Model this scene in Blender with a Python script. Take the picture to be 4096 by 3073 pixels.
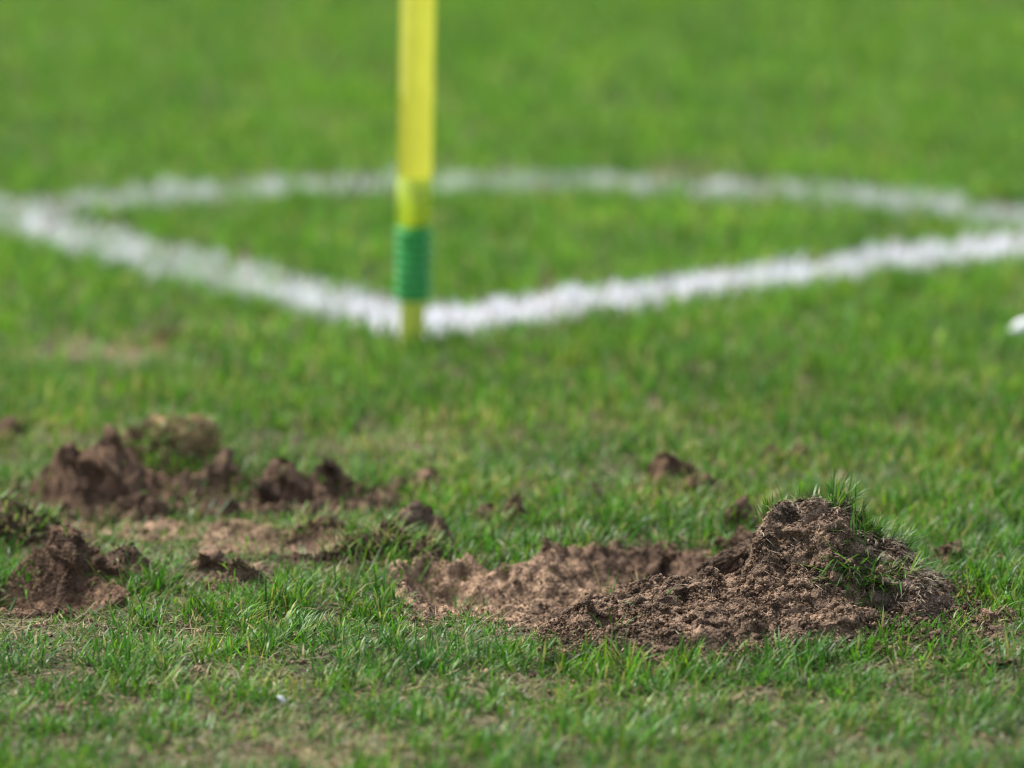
import bpy, bmesh, math, random
import numpy as np
from mathutils import Matrix, Vector

for o in list(bpy.data.objects):
    bpy.data.objects.remove(o)
scene = bpy.context.scene
COL = scene.collection
R = math.radians

# ------------------------------------------------------------------ camera
cam_d = bpy.data.cameras.new('camera')
cam = bpy.data.objects.new('camera', cam_d)
COL.objects.link(cam)
cam_d.sensor_width = 36.0
cam_d.lens = 300.0
cam_d.clip_start = 0.1
cam_d.clip_end = 1000.0
cam.matrix_world = (Matrix.Translation((0, 0, 1.675)) @ Matrix.Rotation(R(90 - 11.10), 4, 'X')
                    @ Matrix.Rotation(R(-0.79), 4, 'Z'))
cam_d.dof.use_dof = True
cam_d.dof.focus_distance = 7.58
cam_d.dof.aperture_fstop = 3.4
scene.camera = cam

# ------------------------------------------------------------------ sky, sun, exposure
SUN_EL, SUN_AZ = R(58), R(-48)          # azimuth from +Y (away from camera) towards +X
world = bpy.data.worlds.new('World')
scene.world = world
world.use_nodes = True
wn = world.node_tree.nodes
sky = wn.new('ShaderNodeTexSky')
sky.sky_type = 'NISHITA'
sky.sun_disc = False
sky.sun_elevation = SUN_EL
sky.sun_rotation = SUN_AZ
sky.air_density = 1.0
sky.dust_density = 2.5
wn['Background'].inputs['Strength'].default_value = 0.12
hs = wn.new('ShaderNodeHueSaturation')          # thin bright cloud: the sky is paler than clear blue
hs.inputs['Saturation'].default_value = 0.6
world.node_tree.links.new(sky.outputs['Color'], hs.inputs['Color'])
world.node_tree.links.new(hs.outputs['Color'], wn['Background'].inputs['Color'])
sun_d = bpy.data.lights.new('sun', 'SUN')
sun_d.energy = 2.6
sun_d.angle = R(13.0)
sun_d.color = (1.0, 0.96, 0.9)
sun = bpy.data.objects.new('sun', sun_d)
COL.objects.link(sun)
to_sun = Vector((math.sin(SUN_AZ) * math.cos(SUN_EL), math.cos(SUN_AZ) * math.cos(SUN_EL), math.sin(SUN_EL)))
sun.rotation_euler = to_sun.to_track_quat('Z', 'Y').to_euler()
scene.view_settings.view_transform = 'Standard'
scene.view_settings.look = 'None'
scene.view_settings.exposure = 1.2
scene.view_settings.gamma = 1.0
scene.cycles.filter_width = 1.1

# ------------------------------------------------------------------ helpers
rng = np.random.default_rng(7)
_perm = np.random.default_rng(3).permutation(256)
_perm = np.concatenate([_perm, _perm, _perm])
_g = np.random.default_rng(5).normal(size=(256, 3))
_g /= np.linalg.norm(_g, axis=1)[:, None]


def pnoise(x, y, z):
    xi, yi, zi = np.floor(x).astype(int), np.floor(y).astype(int), np.floor(z).astype(int)
    xf, yf, zf = x - xi, y - yi, z - zi
    u = xf * xf * xf * (xf * (xf * 6 - 15) + 10)
    v = yf * yf * yf * (yf * (yf * 6 - 15) + 10)
    w = zf * zf * zf * (zf * (zf * 6 - 15) + 10)
    xi &= 255; yi &= 255; zi &= 255
    r = 0.0
    for i in (0, 1):
        for j in (0, 1):
            for k in (0, 1):
                g = _g[_perm[_perm[_perm[xi + i] + yi + j] + zi + k]]
                d = g[:, 0] * (xf - i) + g[:, 1] * (yf - j) + g[:, 2] * (zf - k)
                r = r + d * (u if i else 1 - u) * (v if j else 1 - v) * (w if k else 1 - w)
    return r * 1.6


def fbm(x, y, z, octaves=3, gain=0.5):
    s, a = 0.0, 1.0
    for o in range(octaves):
        s = s + a * pnoise(x * 2 ** o + 17.3 * o, y * 2 ** o + 5.1 * o, z * 2 ** o + 9.7 * o)
        a *= gain
    return s


def n2(x, y, f, seed=0.0, octaves=2):
    x, y = np.asarray(x, float), np.asarray(y, float)
    sh = x.shape
    return fbm(x.ravel() * f + seed, y.ravel() * f + 2.7 * seed, np.full(x.size, seed * 1.37 + 0.5), octaves).reshape(sh)


def billow(x, y, f, seed):
    return 1 - 2 * np.abs(n2(x, y, f, seed, 1))


def chunks(x, y, size, seed):
    """irregular lumps: (random level per lump, closeness to the crack between two lumps)"""
    sh = np.shape(x)
    x = np.ravel(x) / size; y = np.ravel(y) / size
    x, y = x + .25 * n2(x, y, 2.0, seed, 1), y + .25 * n2(x, y, 2.0, seed + 4, 1)
    xi, yi = np.floor(x).astype(int), np.floor(y).astype(int)
    f1 = np.full(x.shape, 9.0); f2 = f1.copy(); lev = np.zeros(x.shape)
    s = int(seed * 31) & 255
    for i in (-1, 0, 1):
        for j in (-1, 0, 1):
            h = _perm[_perm[(xi + i + s) & 255] + ((yi + j) & 255)]
            h2 = _perm[h + 57]
            d = np.hypot(xi + i + .1 + .8 * h / 255 - x, yi + j + .1 + .8 * h2 / 255 - y)
            near = d < f1
            f2 = np.where(near, f1, np.minimum(f2, d))
            lev = np.where(near, _perm[h2 + 91] / 127.5 - 1, lev)
            f1 = np.where(near, d, f1)
    return lev.reshape(sh), np.exp(-((f2 - f1) / .16)).reshape(sh)


def smooth(a, b, t):
    t = np.clip((t - a) / (b - a), 0, 1)
    return t * t * (3 - 2 * t)


def make_mesh(name, verts, faces3=None, faces4=None, cols=None, smooth_shade=True):
    """verts (N,3); faces3 (M,3); faces4 (K,4) -> mesh with point colour attribute 'Col'."""
    me = bpy.data.meshes.new(name)
    nv = len(verts)
    loops, starts = [], []
    n = 0
    for f in (faces4, faces3):
        if f is None or len(f) == 0:
            continue
        loops.append(f.ravel())
        starts.append(n + np.arange(len(f)) * f.shape[1])
        n += f.size
    loops = np.concatenate(loops).astype(np.int32)
    starts = np.concatenate(starts).astype(np.int32)
    me.vertices.add(nv)
    me.vertices.foreach_set('co', np.ascontiguousarray(verts, np.float32).ravel())
    me.loops.add(len(loops))
    me.loops.foreach_set('vertex_index', loops)
    me.polygons.add(len(starts))
    me.polygons.foreach_set('loop_start', starts)
    if smooth_shade:
        me.polygons.foreach_set('use_smooth', np.ones(len(starts), bool))
    me.update(calc_edges=True)
    if cols is not None:
        at = me.attributes.new('Col', 'FLOAT_COLOR', 'POINT')
        c = np.ones((nv, 4), np.float32)
        c[:, :3] = cols
        at.data.foreach_set('color', c.ravel())
    return me


def link(name, me, mat, parent=None):
    o = bpy.data.objects.new(name, me)
    COL.objects.link(o)
    if mat is not None:
        me.materials.append(mat)
    if parent is not None:
        o.parent = parent
    return o


def tag(o, label=None, cat=None, group=None, kind=None):
    if label: o['label'] = label
    if cat: o['category'] = cat
    if group: o['group'] = group
    if kind: o['kind'] = kind
    return o


def empty(name, loc):
    o = bpy.data.objects.new(name, None)
    COL.objects.link(o)
    o.location = loc
    o.empty_display_size = 0.02
    return o


# ------------------------------------------------------------------ materials
def nodes_of(name):
    m = bpy.data.materials.new(name)
    m.use_nodes = True
    nt = m.node_tree
    b = nt.nodes['Principled BSDF']
    return m, nt, b


def grass_material(name, rough=0.42, transl=0.42, spec=0.30):
    m, nt, b = nodes_of(name)
    N, L = nt.nodes, nt.links
    at = N.new('ShaderNodeAttribute'); at.attribute_name = 'Col'
    geo = N.new('ShaderNodeNewGeometry')
    nz = N.new('ShaderNodeTexNoise'); nz.inputs['Scale'].default_value = 160.0; nz.inputs['Detail'].default_value = 2.0
    L.new(geo.outputs['Position'], nz.inputs['Vector'])
    mp = N.new('ShaderNodeMapRange')
    mp.inputs['From Min'].default_value = 0.3; mp.inputs['From Max'].default_value = 0.7
    mp.inputs['To Min'].default_value = 0.75; mp.inputs['To Max'].default_value = 1.25
    L.new(nz.outputs['Fac'], mp.inputs['Value'])
    mul = N.new('ShaderNodeMix'); mul.data_type = 'RGBA'; mul.blend_type = 'MULTIPLY'
    mul.inputs['Factor'].default_value = 1.0
    L.new(at.outputs['Color'], mul.inputs['A'])
    L.new(mp.outputs['Result'], mul.inputs['B'])
    L.new(mul.outputs['Result'], b.inputs['Base Color'])
    b.inputs['Roughness'].default_value = rough
    b.inputs['Specular IOR Level'].default_value = spec
    tr = N.new('ShaderNodeBsdfTranslucent')
    L.new(mul.outputs['Result'], tr.inputs['Color'])
    mx = N.new('ShaderNodeMixShader'); mx.inputs[0].default_value = transl
    L.new(b.outputs[0], mx.inputs[1]); L.new(tr.outputs[0], mx.inputs[2])
    L.new(mx.outputs[0], N['Material Output'].inputs['Surface'])
    return m


def soil_material(name, dark, mid, pale, bump=0.9, grain=700.0, use_col=True):
    """Crumbly earth: grain-sized mottling and relief; 'Col' tints it where the earth itself differs."""
    m, nt, b = nodes_of(name)
    N, L = nt.nodes, nt.links
    tc = N.new('ShaderNodeNewGeometry')
    n1 = N.new('ShaderNodeTexNoise'); n1.inputs['Scale'].default_value = 70.0; n1.inputs['Detail'].default_value = 6.0
    n1.inputs['Roughness'].default_value = 0.65
    L.new(tc.outputs['Position'], n1.inputs['Vector'])
    n3 = N.new('ShaderNodeTexNoise'); n3.inputs['Scale'].default_value = grain; n3.inputs['Detail'].default_value = 2.0
    L.new(tc.outputs['Position'], n3.inputs['Vector'])
    add = N.new('ShaderNodeMix'); add.data_type = 'FLOAT'; add.inputs['Factor'].default_value = 0.55
    L.new(n1.outputs['Fac'], add.inputs['A']); L.new(n3.outputs['Fac'], add.inputs['B'])
    cr = N.new('ShaderNodeValToRGB')
    e = cr.color_ramp.elements
    e[0].position = 0.40; e[0].color = (*dark, 1)
    e[1].position = 0.62; e[1].color = (*pale, 1)
    k = e.new(0.5); k.color = (*mid, 1)
    L.new(add.outputs['Result'], cr.inputs['Fac'])
    out = cr.outputs['Color']
    if use_col:
        at = N.new('ShaderNodeAttribute'); at.attribute_name = 'Col'
        mul = N.new('ShaderNodeMix'); mul.data_type = 'RGBA'; mul.blend_type = 'MULTIPLY'
        mul.inputs['Factor'].default_value = 1.0
        L.new(out, mul.inputs['A']); L.new(at.outputs['Color'], mul.inputs['B'])
        out = mul.outputs['Result']
    n4 = N.new('ShaderNodeTexNoise'); n4.inputs['Scale'].default_value = 38.0; n4.inputs['Detail'].default_value = 3.0
    L.new(tc.outputs['Position'], n4.inputs['Vector'])
    dm = N.new('ShaderNodeMapRange'); dm.inputs['From Min'].default_value = .38; dm.inputs['From Max'].default_value = .62
    dm.inputs['To Min'].default_value = .55; dm.inputs['To Max'].default_value = 1.12       # damp and dry soil
    L.new(n4.outputs['Fac'], dm.inputs['Value'])
    mu2 = N.new('ShaderNodeMix'); mu2.data_type = 'RGBA'; mu2.blend_type = 'MULTIPLY'; mu2.inputs['Factor'].default_value = 1.0
    L.new(out, mu2.inputs['A']); L.new(dm.outputs['Result'], mu2.inputs['B'])
    out = mu2.outputs['Result']
    L.new(out, b.inputs['Base Color'])
    b.inputs['Roughness'].default_value = 0.95
    b.inputs['Specular IOR Level'].default_value = 0.2
    vo = N.new('ShaderNodeTexVoronoi'); vo.inputs['Scale'].default_value = grain * 0.5
    L.new(tc.outputs['Position'], vo.inputs['Vector'])
    bp = N.new('ShaderNodeBump'); bp.inputs['Strength'].default_value = bump; bp.inputs['Distance'].default_value = 0.0020
    bp.invert = True
    L.new(vo.outputs['Distance'], bp.inputs['Height'])
    bp2 = N.new('ShaderNodeBump'); bp2.inputs['Strength'].default_value = bump; bp2.inputs['Distance'].default_value = 0.003
    L.new(n1.outputs['Fac'], bp2.inputs['Height'])
    L.new(bp.outputs['Normal'], bp2.inputs['Normal'])
    L.new(bp2.outputs['Normal'], b.inputs['Normal'])
    return m


MAT_GRASS = grass_material('grass_blade')
MAT_STRAW = grass_material('straw', 0.7, 0.2, 0.25)
MAT_PAINT = grass_material('painted_grass', 0.75, 0.25, 0.2)
MAT_SOIL = soil_material('crumbly_soil', (0.054, 0.036, 0.023), (0.165, 0.112, 0.074), (0.33, 0.232, 0.158))
MAT_GROUND = soil_material('pitch_soil', (0.035, 0.030, 0.015), (0.085, 0.069, 0.037), (0.20, 0.155, 0.092), 0.8, 500.0)

# ------------------------------------------------------------------ layout (metres; camera stands over the origin)
CORNER = np.array([-0.116, 8.765])
YAW = R(34.22)
W_LINE, W_ARC, R_ARC = 0.114, 0.104, 0.930


def corner_frame(x, y):
    dx, dy = x - CORNER[0], y - CORNER[1]
    c, s = math.cos(YAW), math.sin(YAW)
    return c * dx + s * dy, -s * dx + c * dy


# bare patches: x, y, half width, half depth, hollow depth, tone (rgb tint of the earth)
PALE, MIDT, DARK = (1.62, 1.56, 1.46), (1.0, 0.97, 0.94), (0.72, 0.66, 0.62)
PATCHES = {
    'centre': dict(el=[(-0.005, 7.545, 0.105, 0.115), (0.115, 7.64, 0.095, 0.11), (-0.065, 7.60, 0.05, 0.07), (0.02, 7.44, 0.05, 0.05)],
                   depth=0.030, tone=PALE),
    'left': dict(el=[(-0.39, 7.985, 0.10, 0.10), (-0.27, 7.98, 0.09, 0.08), (-0.20, 7.95, 0.08, 0.07), (-0.15, 7.99, .05, .04)],
                 depth=0.018, tone=DARK),
    'strip': dict(el=[(-0.39, 7.87, 0.08, 0.05), (-0.30, 7.83, 0.08, 0.045), (-0.225, 7.77, 0.07, 0.05), (-.16, 7.735, .05, .04)],
                  depth=0.010, tone=PALE),
    'front': dict(el=[(-0.425, 7.555, 0.07, 0.075)], depth=0.022, tone=(0.85, 0.75, 0.68)),
    'small': dict(el=[(-0.265, 7.645, 0.05, 0.045)], depth=0.006, tone=MIDT),
}


# places where the turf is worn thin: x, y, half width, half depth, strength
THIN = [(-0.19, 6.95, 0.12, 0.09, .9), (-0.27, 7.22, 0.12, 0.05, .7), (-0.05, 7.16, 0.12, 0.05, .75), (0.20, 7.10, 0.16, 0.04, .6),
        (-0.42, 7.42, 0.10, 0.06, .7), (-0.30, 7.40, 0.05, 0.04, .8), (-0.36, 7.08, .10, .05, .5), (0.33, 7.20, .06, .04, .5),
        (-0.15, 8.20, 0.16, 0.12, .55), (-0.03, 8.16, .10, .10, .5), (0.07, 8.05, .10, .08, .5), (.15, 8.3, .1, .1, .35), (.3, 8.0, .08, .06, .35), (-0.43, 8.72, .09, .08, 1.0), (.194, 9.79, .03, .04, .9), (-.18, 6.93, .05, .05, 1.0), (-.10, 7.13, .03, .02, .9), (-.25, 7.05, .04, .02, .9), (-0.36, 8.85, .05, .05, .6),
        (-0.45, 8.2, .12, .15, .5), (-0.30, 7.72, .15, .06, .5), (0.25, 7.85, .1, .05, .3), (0.30, 6.9, .2, .05, .4), (0.40, 7.42, .05, .03, .5), (-.1, 7.0, .3, .05, .4)]


# clumps left long: x, y, half width, half depth, strength
LUSH = [(-0.13, 7.53, .10, .06, 1), (-.24, 7.47, .08, .05, .6), (0.15, 7.235, .16, .035, 1), (.33, 7.27, .10, .03, .9), (.03, 7.24, .08, .04, .9),
        (-.26, 8.06, .05, .03, .8), (.42, 7.55, .06, .06, .5), (-.47, 7.83, .05, .03, .8)]




def ell(x, y, lst):
    m = np.full(np.shape(x), -9.0)
    for cx, cy, rx, ry in lst:
        m = np.maximum(m, 1 - np.sqrt(((x - cx) / rx) ** 2 + ((y - cy) / ry) ** 2))
    return m


def patch_mask(x, y, p):
    return ell(x, y, p['el']) + 0.22 * n2(x, y, 32, 4.0, 2)


def ground_h(x, y):
    near = np.exp(-(((x) / 1.3) ** 4 + ((y - 8.2) / 1.9) ** 4))
    h = near * (0.004 * n2(x, y, 9, 1.0, 2) + 0.0016 * n2(x, y, 55, 2.0, 2))
    for p in PATCHES.values():
        m = ell(x, y, p['el']) + 0.1 * n2(x, y, 32, 4.0, 1)
        h = h - p['depth'] * smooth(-0.05, 0.5, m)
    return h


# the big torn-up heap: ridge height along x, and how it falls towards and away from the camera
RX = np.array([0.03, 0.05, 0.085, 0.106, 0.13, 0.16, 0.195, 0.212, 0.217, 0.222, 0.245, 0.280, 0.296, 0.312, 0.336, 0.355, 0.378, 0.392, 0.402])
RZ = np.array([-.004, 0.004, 0.014, 0.019, 0.026, 0.028, 0.030, 0.046, 0.074, 0.091, 0.094, 0.095, 0.089, 0.072, 0.058, 0.042, 0.026, 0.010, -.006])


# torn cracks in the heap: from x, y to x, y, half width, depth
CRACKS = [(.243, 7.478, .272, 7.484, .006, .020), (.268, 7.492, .282, 7.492, .005, .014), (.17, 7.512, .222, 7.505, .007, .020), (.22, 7.505, .226, 7.47, .006, .010),
          (.195, 7.40, .225, 7.405, .006, .010), (.15, 7.375, .165, 7.39, .006, .009), (.118, 7.41, .135, 7.405, .005, .008), (.235, 7.43, .262, 7.438, .005, .010),
          (.25, 7.37, .30, 7.385, .006, .009), (.083, 7.36, .087, 7.41, .006, .010), (.30, 7.42, .345, 7.425, .008, .014), (.29, 7.45, .33, 7.462, .006, .012), (.10, 7.45, .13, 7.46, .006, .008)]


def heap_h(x, y):
    xw = x + 0.004 * n2(x, y, 45, 11.0, 2)
    yw = y + 0.006 * n2(x, y, 40, 12.0, 2)
    rz = np.interp(xw, RX, RZ)
    yr = np.interp(xw, [0.03, 0.13, 0.22, 0.3, 0.41], [7.45, 7.475, 7.50, 7.505, 7.50])   # ridge line
    t = yr - yw
    tt = np.where(t > 0, t / np.interp(xw, [.22, .30, .335, .36, .40], [1, .95, .60, .46, .36]), t)
    tall = smooth(0.030, 0.07, rz)
    front_t = np.interp(tt, [-.2, -.052, -.03, -.012, 0, 0.02, 0.05, 0.085, 0.12, 0.165, 0.195, 0.3], [-.3, -.06, .5, .93, 1, .95, .72, .46, .30, .20, -.05, -.4])
    edge = np.interp(x, [0.03, 0.08, 0.14, 0.25, 0.33, 0.365, .40], [0.11, 0.205, 0.215, 0.175, 0.155, .075, .05]) + 0.012 * n2(x, y, 28, 13.0, 1)
    low = np.interp(t / edge, [-1.2, -.35, -.1, 0, .3, .75, .92, 1.06, 2], [-.5, -.06, .8, 1, .95, .72, .45, -.12, -.6])
    z = rz * (tall * front_t + (1 - tall) * low)
    # low apron that runs along the front of the heap
    apron = 0.017 * np.interp(t / edge, [-.2, 0.2, .6, .85, 1.05, 2], [0, .8, 1, .75, -.2, -.8]) * smooth(0.035, 0.07, x) * smooth(0.370, 0.345, x) - 0.004
    z = np.maximum(z, apron)
    # hollow under the torn flap on the right
    z = z - 0.034 * np.exp(-(((x - 0.325) / 0.022) ** 2 + ((y - 7.41) / 0.020) ** 2))
    z = z - 0.016 * np.exp(-(((x - 0.175) / 0.035) ** 2 + ((y - 7.50) / 0.018) ** 2)) - .010 * np.exp(-(((x - 0.15) / 0.02) ** 2 + ((y - 7.40) / 0.02) ** 2))
    for (x0, y0, x1, y1, wd, dp) in CRACKS:
        dx, dy = x1 - x0, y1 - y0
        k = np.clip(((x - x0) * dx + (y - y0) * dy) / (dx * dx + dy * dy), 0, 1)
        d = np.hypot(x - x0 - k * dx, y - y0 - k * dy) + .003 * n2(x, y, 90, 15.0, 1)
        z = z - dp * np.exp(-(d / wd) ** 2)
    return z


def heap_rough(x, y):
    r = 0.0060 * n2(x, y, 34, 21.0, 2) + 0.0026 * billow(x, y, 70, 22.0) + 0.0014 * n2(x, y, 150, 23.0, 2) + 0.0009 * n2(x, y, 420, 24.0, 2)
    l1, c1 = chunks(x, y, .026, 25.0)
    l2, c2 = chunks(x, y, .009, 26.0)
    return r - 0.001 + 0.0042 * l1 - 0.0045 * c1 + 0.0010 * l2 - 0.0012 * c2


def heap_full(x, y):
    h = heap_h(x, y)
    return h + heap_rough(x, y) * smooth(-0.01, 0.008, h)


# ------------------------------------------------------------------ ground sheet
def axis(lo, hi, step, far_lo, far_hi):
    core = np.arange(lo, hi + step / 2, step)
    k = np.geomspace(0.03, 1, 26)
    return np.concatenate([(lo + (far_lo - lo) * k)[::-1], core, hi + (far_hi - hi) * k])


def grid_mesh(name, xs, ys, hf, cf):
    X, Y = np.meshgrid(xs, ys)
    Z = hf(X, Y)
    nx, ny = len(xs), len(ys)
    V = np.stack([X.ravel(), Y.ravel(), Z.ravel()], 1)
    i = np.arange(nx * ny).reshape(ny, nx)
    F = np.stack([i[:-1, :-1].ravel(), i[:-1, 1:].ravel(), i[1:, 1:].ravel(), i[1:, :-1].ravel()], 1)
    return make_mesh(name, V, None, F, cf(X, Y).reshape(-1, 3))


def line_amount(x, y):
    """which painted marking a point lies on: (touch, goal, arc) booleans, edges a little ragged."""
    a, b = corner_frame(x, y)
    j = 0.010 * n2(x, y, 30, 31.0, 2)
    w = W_LINE
    bs = b + .022 * a                      # the two lines do not meet quite square
    right = (a > j) & (bs > j) & (bs < w + j)
    left = (b > 0 + j) & (a > 0 + j) & (a < w + j) & ~right
    r = np.hypot(x - CORNER[0] - .035, y - CORNER[1] - .085) + j     # struck by hand, a little off the corner
    arc = (r > R_ARC - W_ARC) & (r < R_ARC) & (a > w) & (b > w)
    return left, right, arc


def ground_col(X, Y):
    c = np.ones(X.shape + (3,))
    v = 1 + 0.25 * n2(X, Y, 12, 41.0, 2)
    c *= v[..., None]
    for cx, cy, rx, ry, st in THIN:
        c *= (1 + 1.6 * max(0, st - .5) * np.exp(-(((X - cx) / rx) ** 2 + ((Y - cy) / ry) ** 2)))[..., None]     # trodden spots are dry and pale
    le, ri, ar = line_amount(X, Y)
    fine = (np.abs(X) < 1.1) & (Y > 6.4) & (Y < 11.9)
    for msk, k in ((le, 2.2), (ri, 3.0), (ar, 1.5)):
        c[msk & fine] = np.array([k, k * 1.2, k * 1.9])
    far = np.maximum(smooth(.8, 1.1, np.abs(X)), np.maximum(smooth(6.75, 6.4, Y), smooth(11.4, 11.9, Y)))       # beyond the modelled blades the sheet is turf-coloured
    g = np.array([0.75, 2.2, 0.6])
    return c * (1 - far[..., None]) + g * far[..., None]


ya = axis(6.4, 8.5, 0.010, -160, 260)
ya = np.concatenate([ya[ya < 8.505], np.arange(8.52, 11.9, .025), 11.9 + 250 * np.geomspace(.01, 1, 26)])
gm = grid_mesh('pitch_ground', axis(-1.1, 1.1, 0.011, -160, 160), ya, ground_h, ground_col)
ground = tag(link('pitch_ground', gm, MAT_GROUND), 'flat football pitch soil under the grass', 'ground', kind='structure')

# ------------------------------------------------------------------ crumbs, blobs
def icosa():
    bm = bmesh.new()
    bmesh.ops.create_icosphere(bm, subdivisions=1, radius=1.0)
    v = np.array([p.co[:] for p in bm.verts]); f = np.array([[q.index for q in p.verts] for p in bm.faces])
    bm.free()
    return v, f


ICO_V, ICO_F = icosa()


def crumbs_mesh(name, P, rad, tone, r):
    big = rad > .0022
    if big.any() and not big.all():
        a = crumb_arrays(P[~big], rad[~big], tone, r, 1)
        b = crumb_arrays(P[big], rad[big], tone, r, 2)
        return make_mesh(name, np.concatenate([a[0], b[0]]), np.concatenate([a[1], b[1] + len(a[0])]), None, np.concatenate([a[2], b[2]]), False)
    a = crumb_arrays(P, rad, tone, r, 1)
    return make_mesh(name, a[0], a[1], None, a[2])


def crumb_arrays(P, rad, tone, r, level):
    ICO_V, ICO_F = ico_data(level)
    n = len(P)
    V = np.repeat(ICO_V[None], n, 0) * (1 + (.45 if level == 1 else .28) * r.uniform(-1, 1, (n, len(ICO_V), 1)))
    a = r.uniform(0, 6.28, n); c, s = np.cos(a), np.sin(a)
    V = V * r.uniform(0.7, 1.3, (n, 1, 3))
    x = V[..., 0] * c[:, None] - V[..., 1] * s[:, None]; y = V[..., 0] * s[:, None] + V[..., 1] * c[:, None]
    V = np.stack([x, y, V[..., 2]], -1) * rad[:, None, None] + P[:, None, :]
    F = ICO_F[None] + (np.arange(n) * len(ICO_V))[:, None, None]
    col = np.repeat((np.asarray(tone)[None] * r.uniform(0.6, 1.35, (n, 1)))[:, None], len(ICO_V), 1)
    return V.reshape(-1, 3), F.reshape(-1, 3), col.reshape(-1, 3)


_ico_cache = {}
def ico_data(level):
    if level not in _ico_cache:
        bm = bmesh.new()
        bmesh.ops.create_icosphere(bm, subdivisions=level, radius=1.0)
        _ico_cache[level] = (np.array([p.co[:] for p in bm.verts]), np.array([[q.index for q in p.verts] for p in bm.faces]))
        bm.free()
    return _ico_cache[level]


def blob(level, size, seed, rough=1.0, lean=(0, 0)):
    """a torn lump: sphere pushed in and out by noise on three scales, flat underneath; origin at its base."""
    D, F = ico_data(level)
    s = seed * 3.17
    p = D * 1.0
    big = fbm(p[:, 0] * 1.1 + s, p[:, 1] * 1.1 + s, p[:, 2] * 1.1, 2)
    mid = fbm(p[:, 0] * 3.1 + s, p[:, 1] * 3.1, p[:, 2] * 3.1 + s, 2)
    bil = 1 - 2 * np.abs(fbm(p[:, 0] * 6 + s, p[:, 1] * 6, p[:, 2] * 6 + s, 1))
    fine = fbm(p[:, 0] * 16 + s, p[:, 1] * 16, p[:, 2] * 16, 2)
    r = 1 + rough * (0.30 * big + 0.20 * mid + 0.10 * bil + 0.06 * fine)
    V = D * r[:, None]
    V[:, 2] = np.where(V[:, 2] < 0, V[:, 2] * 0.45, V[:, 2])
    up = np.clip(V[:, 2], 0, None)
    V[:, 0] += lean[0] * up; V[:, 1] += lean[1] * up
    V = V * np.array([size[0] / 2, size[1] / 2, size[2]])
    return V, F, D


# ------------------------------------------------------------------ blades
def blades(name, P, L, az, tilt, curl, width, col, mat, segs=3, parent=None, tipcol=None, twist=0.5, r=rng):
    """ribbon leaves: root P (N,3), length, azimuth, tilt from vertical at root, extra bend to the tip."""
    n = len(P)
    nseg = segs
    ts = np.linspace(0, 1, nseg + 1)
    pts = [P]
    dirs = []
    cur = P.copy()
    for k in range(nseg):
        th = tilt + curl * (ts[k] + ts[k + 1]) / 2
        d = np.stack([np.sin(th) * np.cos(az), np.sin(th) * np.sin(az), np.cos(th)], 1)
        cur = cur + d * (L / nseg)[:, None]
        pts.append(cur)
    tw = az + math.pi / 2 + twist * r.uniform(-1, 1, n)
    side = np.stack([np.cos(tw), np.sin(tw), 0.25 * r.uniform(-1, 1, n)], 1)
    prof = {3: [0.8, 1.0, 0.72], 2: [0.9, 0.85]}[nseg]
    V = []
    for k in range(nseg):
        h = side * (width * prof[k] / 2)[:, None]
        V += [pts[k] - h, pts[k] + h]
    V.append(pts[nseg])
    V = np.stack(V, 1)
    m = V.shape[1]
    base = (np.arange(n) * m)[:, None]
    q = [np.array([2 * k, 2 * k + 1, 2 * k + 3, 2 * k + 2])[None] + base for k in range(nseg - 1)]
    t = np.array([2 * nseg - 2, 2 * nseg - 1, 2 * nseg])[None] + base
    C = np.repeat(col[:, None, :], m, 1)
    if tipcol is not None:
        C[:, -1] = tipcol
    # pale sheath at the foot of a leaf
    C[:, 0:2] = C[:, 0:2] * 0.7 + np.array([0.26, 0.26, 0.10]) * 0.3 if mat is MAT_GRASS else C[:, 0:2]
    me = make_mesh(name, V.reshape(-1, 3), t, np.concatenate(q), C.reshape(-1, 3))
    return link(name, me, mat, parent)


GREENS = np.array([[0.070, 0.200, 0.011], [0.046, 0.150, 0.011], [0.104, 0.255, 0.014], [0.066, 0.190, 0.026], [0.160, 0.275, 0.018], [0.044, 0.130, 0.018]])


def green(n, r, yellow=None, bright=None):
    c = GREENS[r.choice(len(GREENS), n, p=[.27, .2, .22, .12, .12, .07])] * r.uniform(0.6, 1.4, (n, 1))
    if yellow is not None:
        k = (r.uniform(0, 1, n) < yellow)[:, None]
        straw = np.array([0.30, 0.27, 0.10]) * r.uniform(0.6, 1.3, (n, 1))
        c = np.where(k, straw, c)
    if bright is not None:
        c = c * np.asarray(bright)[:, None]
    return c


def soil_mask(x, y):
    m = np.full(x.shape, -9.0)
    for p in PATCHES.values():
        m = np.maximum(m, patch_mask(x, y, p))
    return m


# ------------------------------------------------------------------ turf
def scatter(x0, x1, y0, y1, per_m2, r):
    n = int((x1 - x0) * (y1 - y0) * per_m2)
    return r.uniform(x0, x1, n), r.uniform(y0, y1, n)


def thinness(x, y):
    t = np.zeros(x.shape)
    for cx, cy, rx, ry, s in THIN:
        t = np.maximum(t, s * np.exp(-(((x - cx) / rx) ** 2 + ((y - cy) / ry) ** 2)))
    return np.clip(t + (0.30 * smooth(8.3, 7.4, y) + .35 * smooth(7.45, 7.25, y)) * n2(x, y, 14, 51.0, 2), 0, 1)


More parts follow.
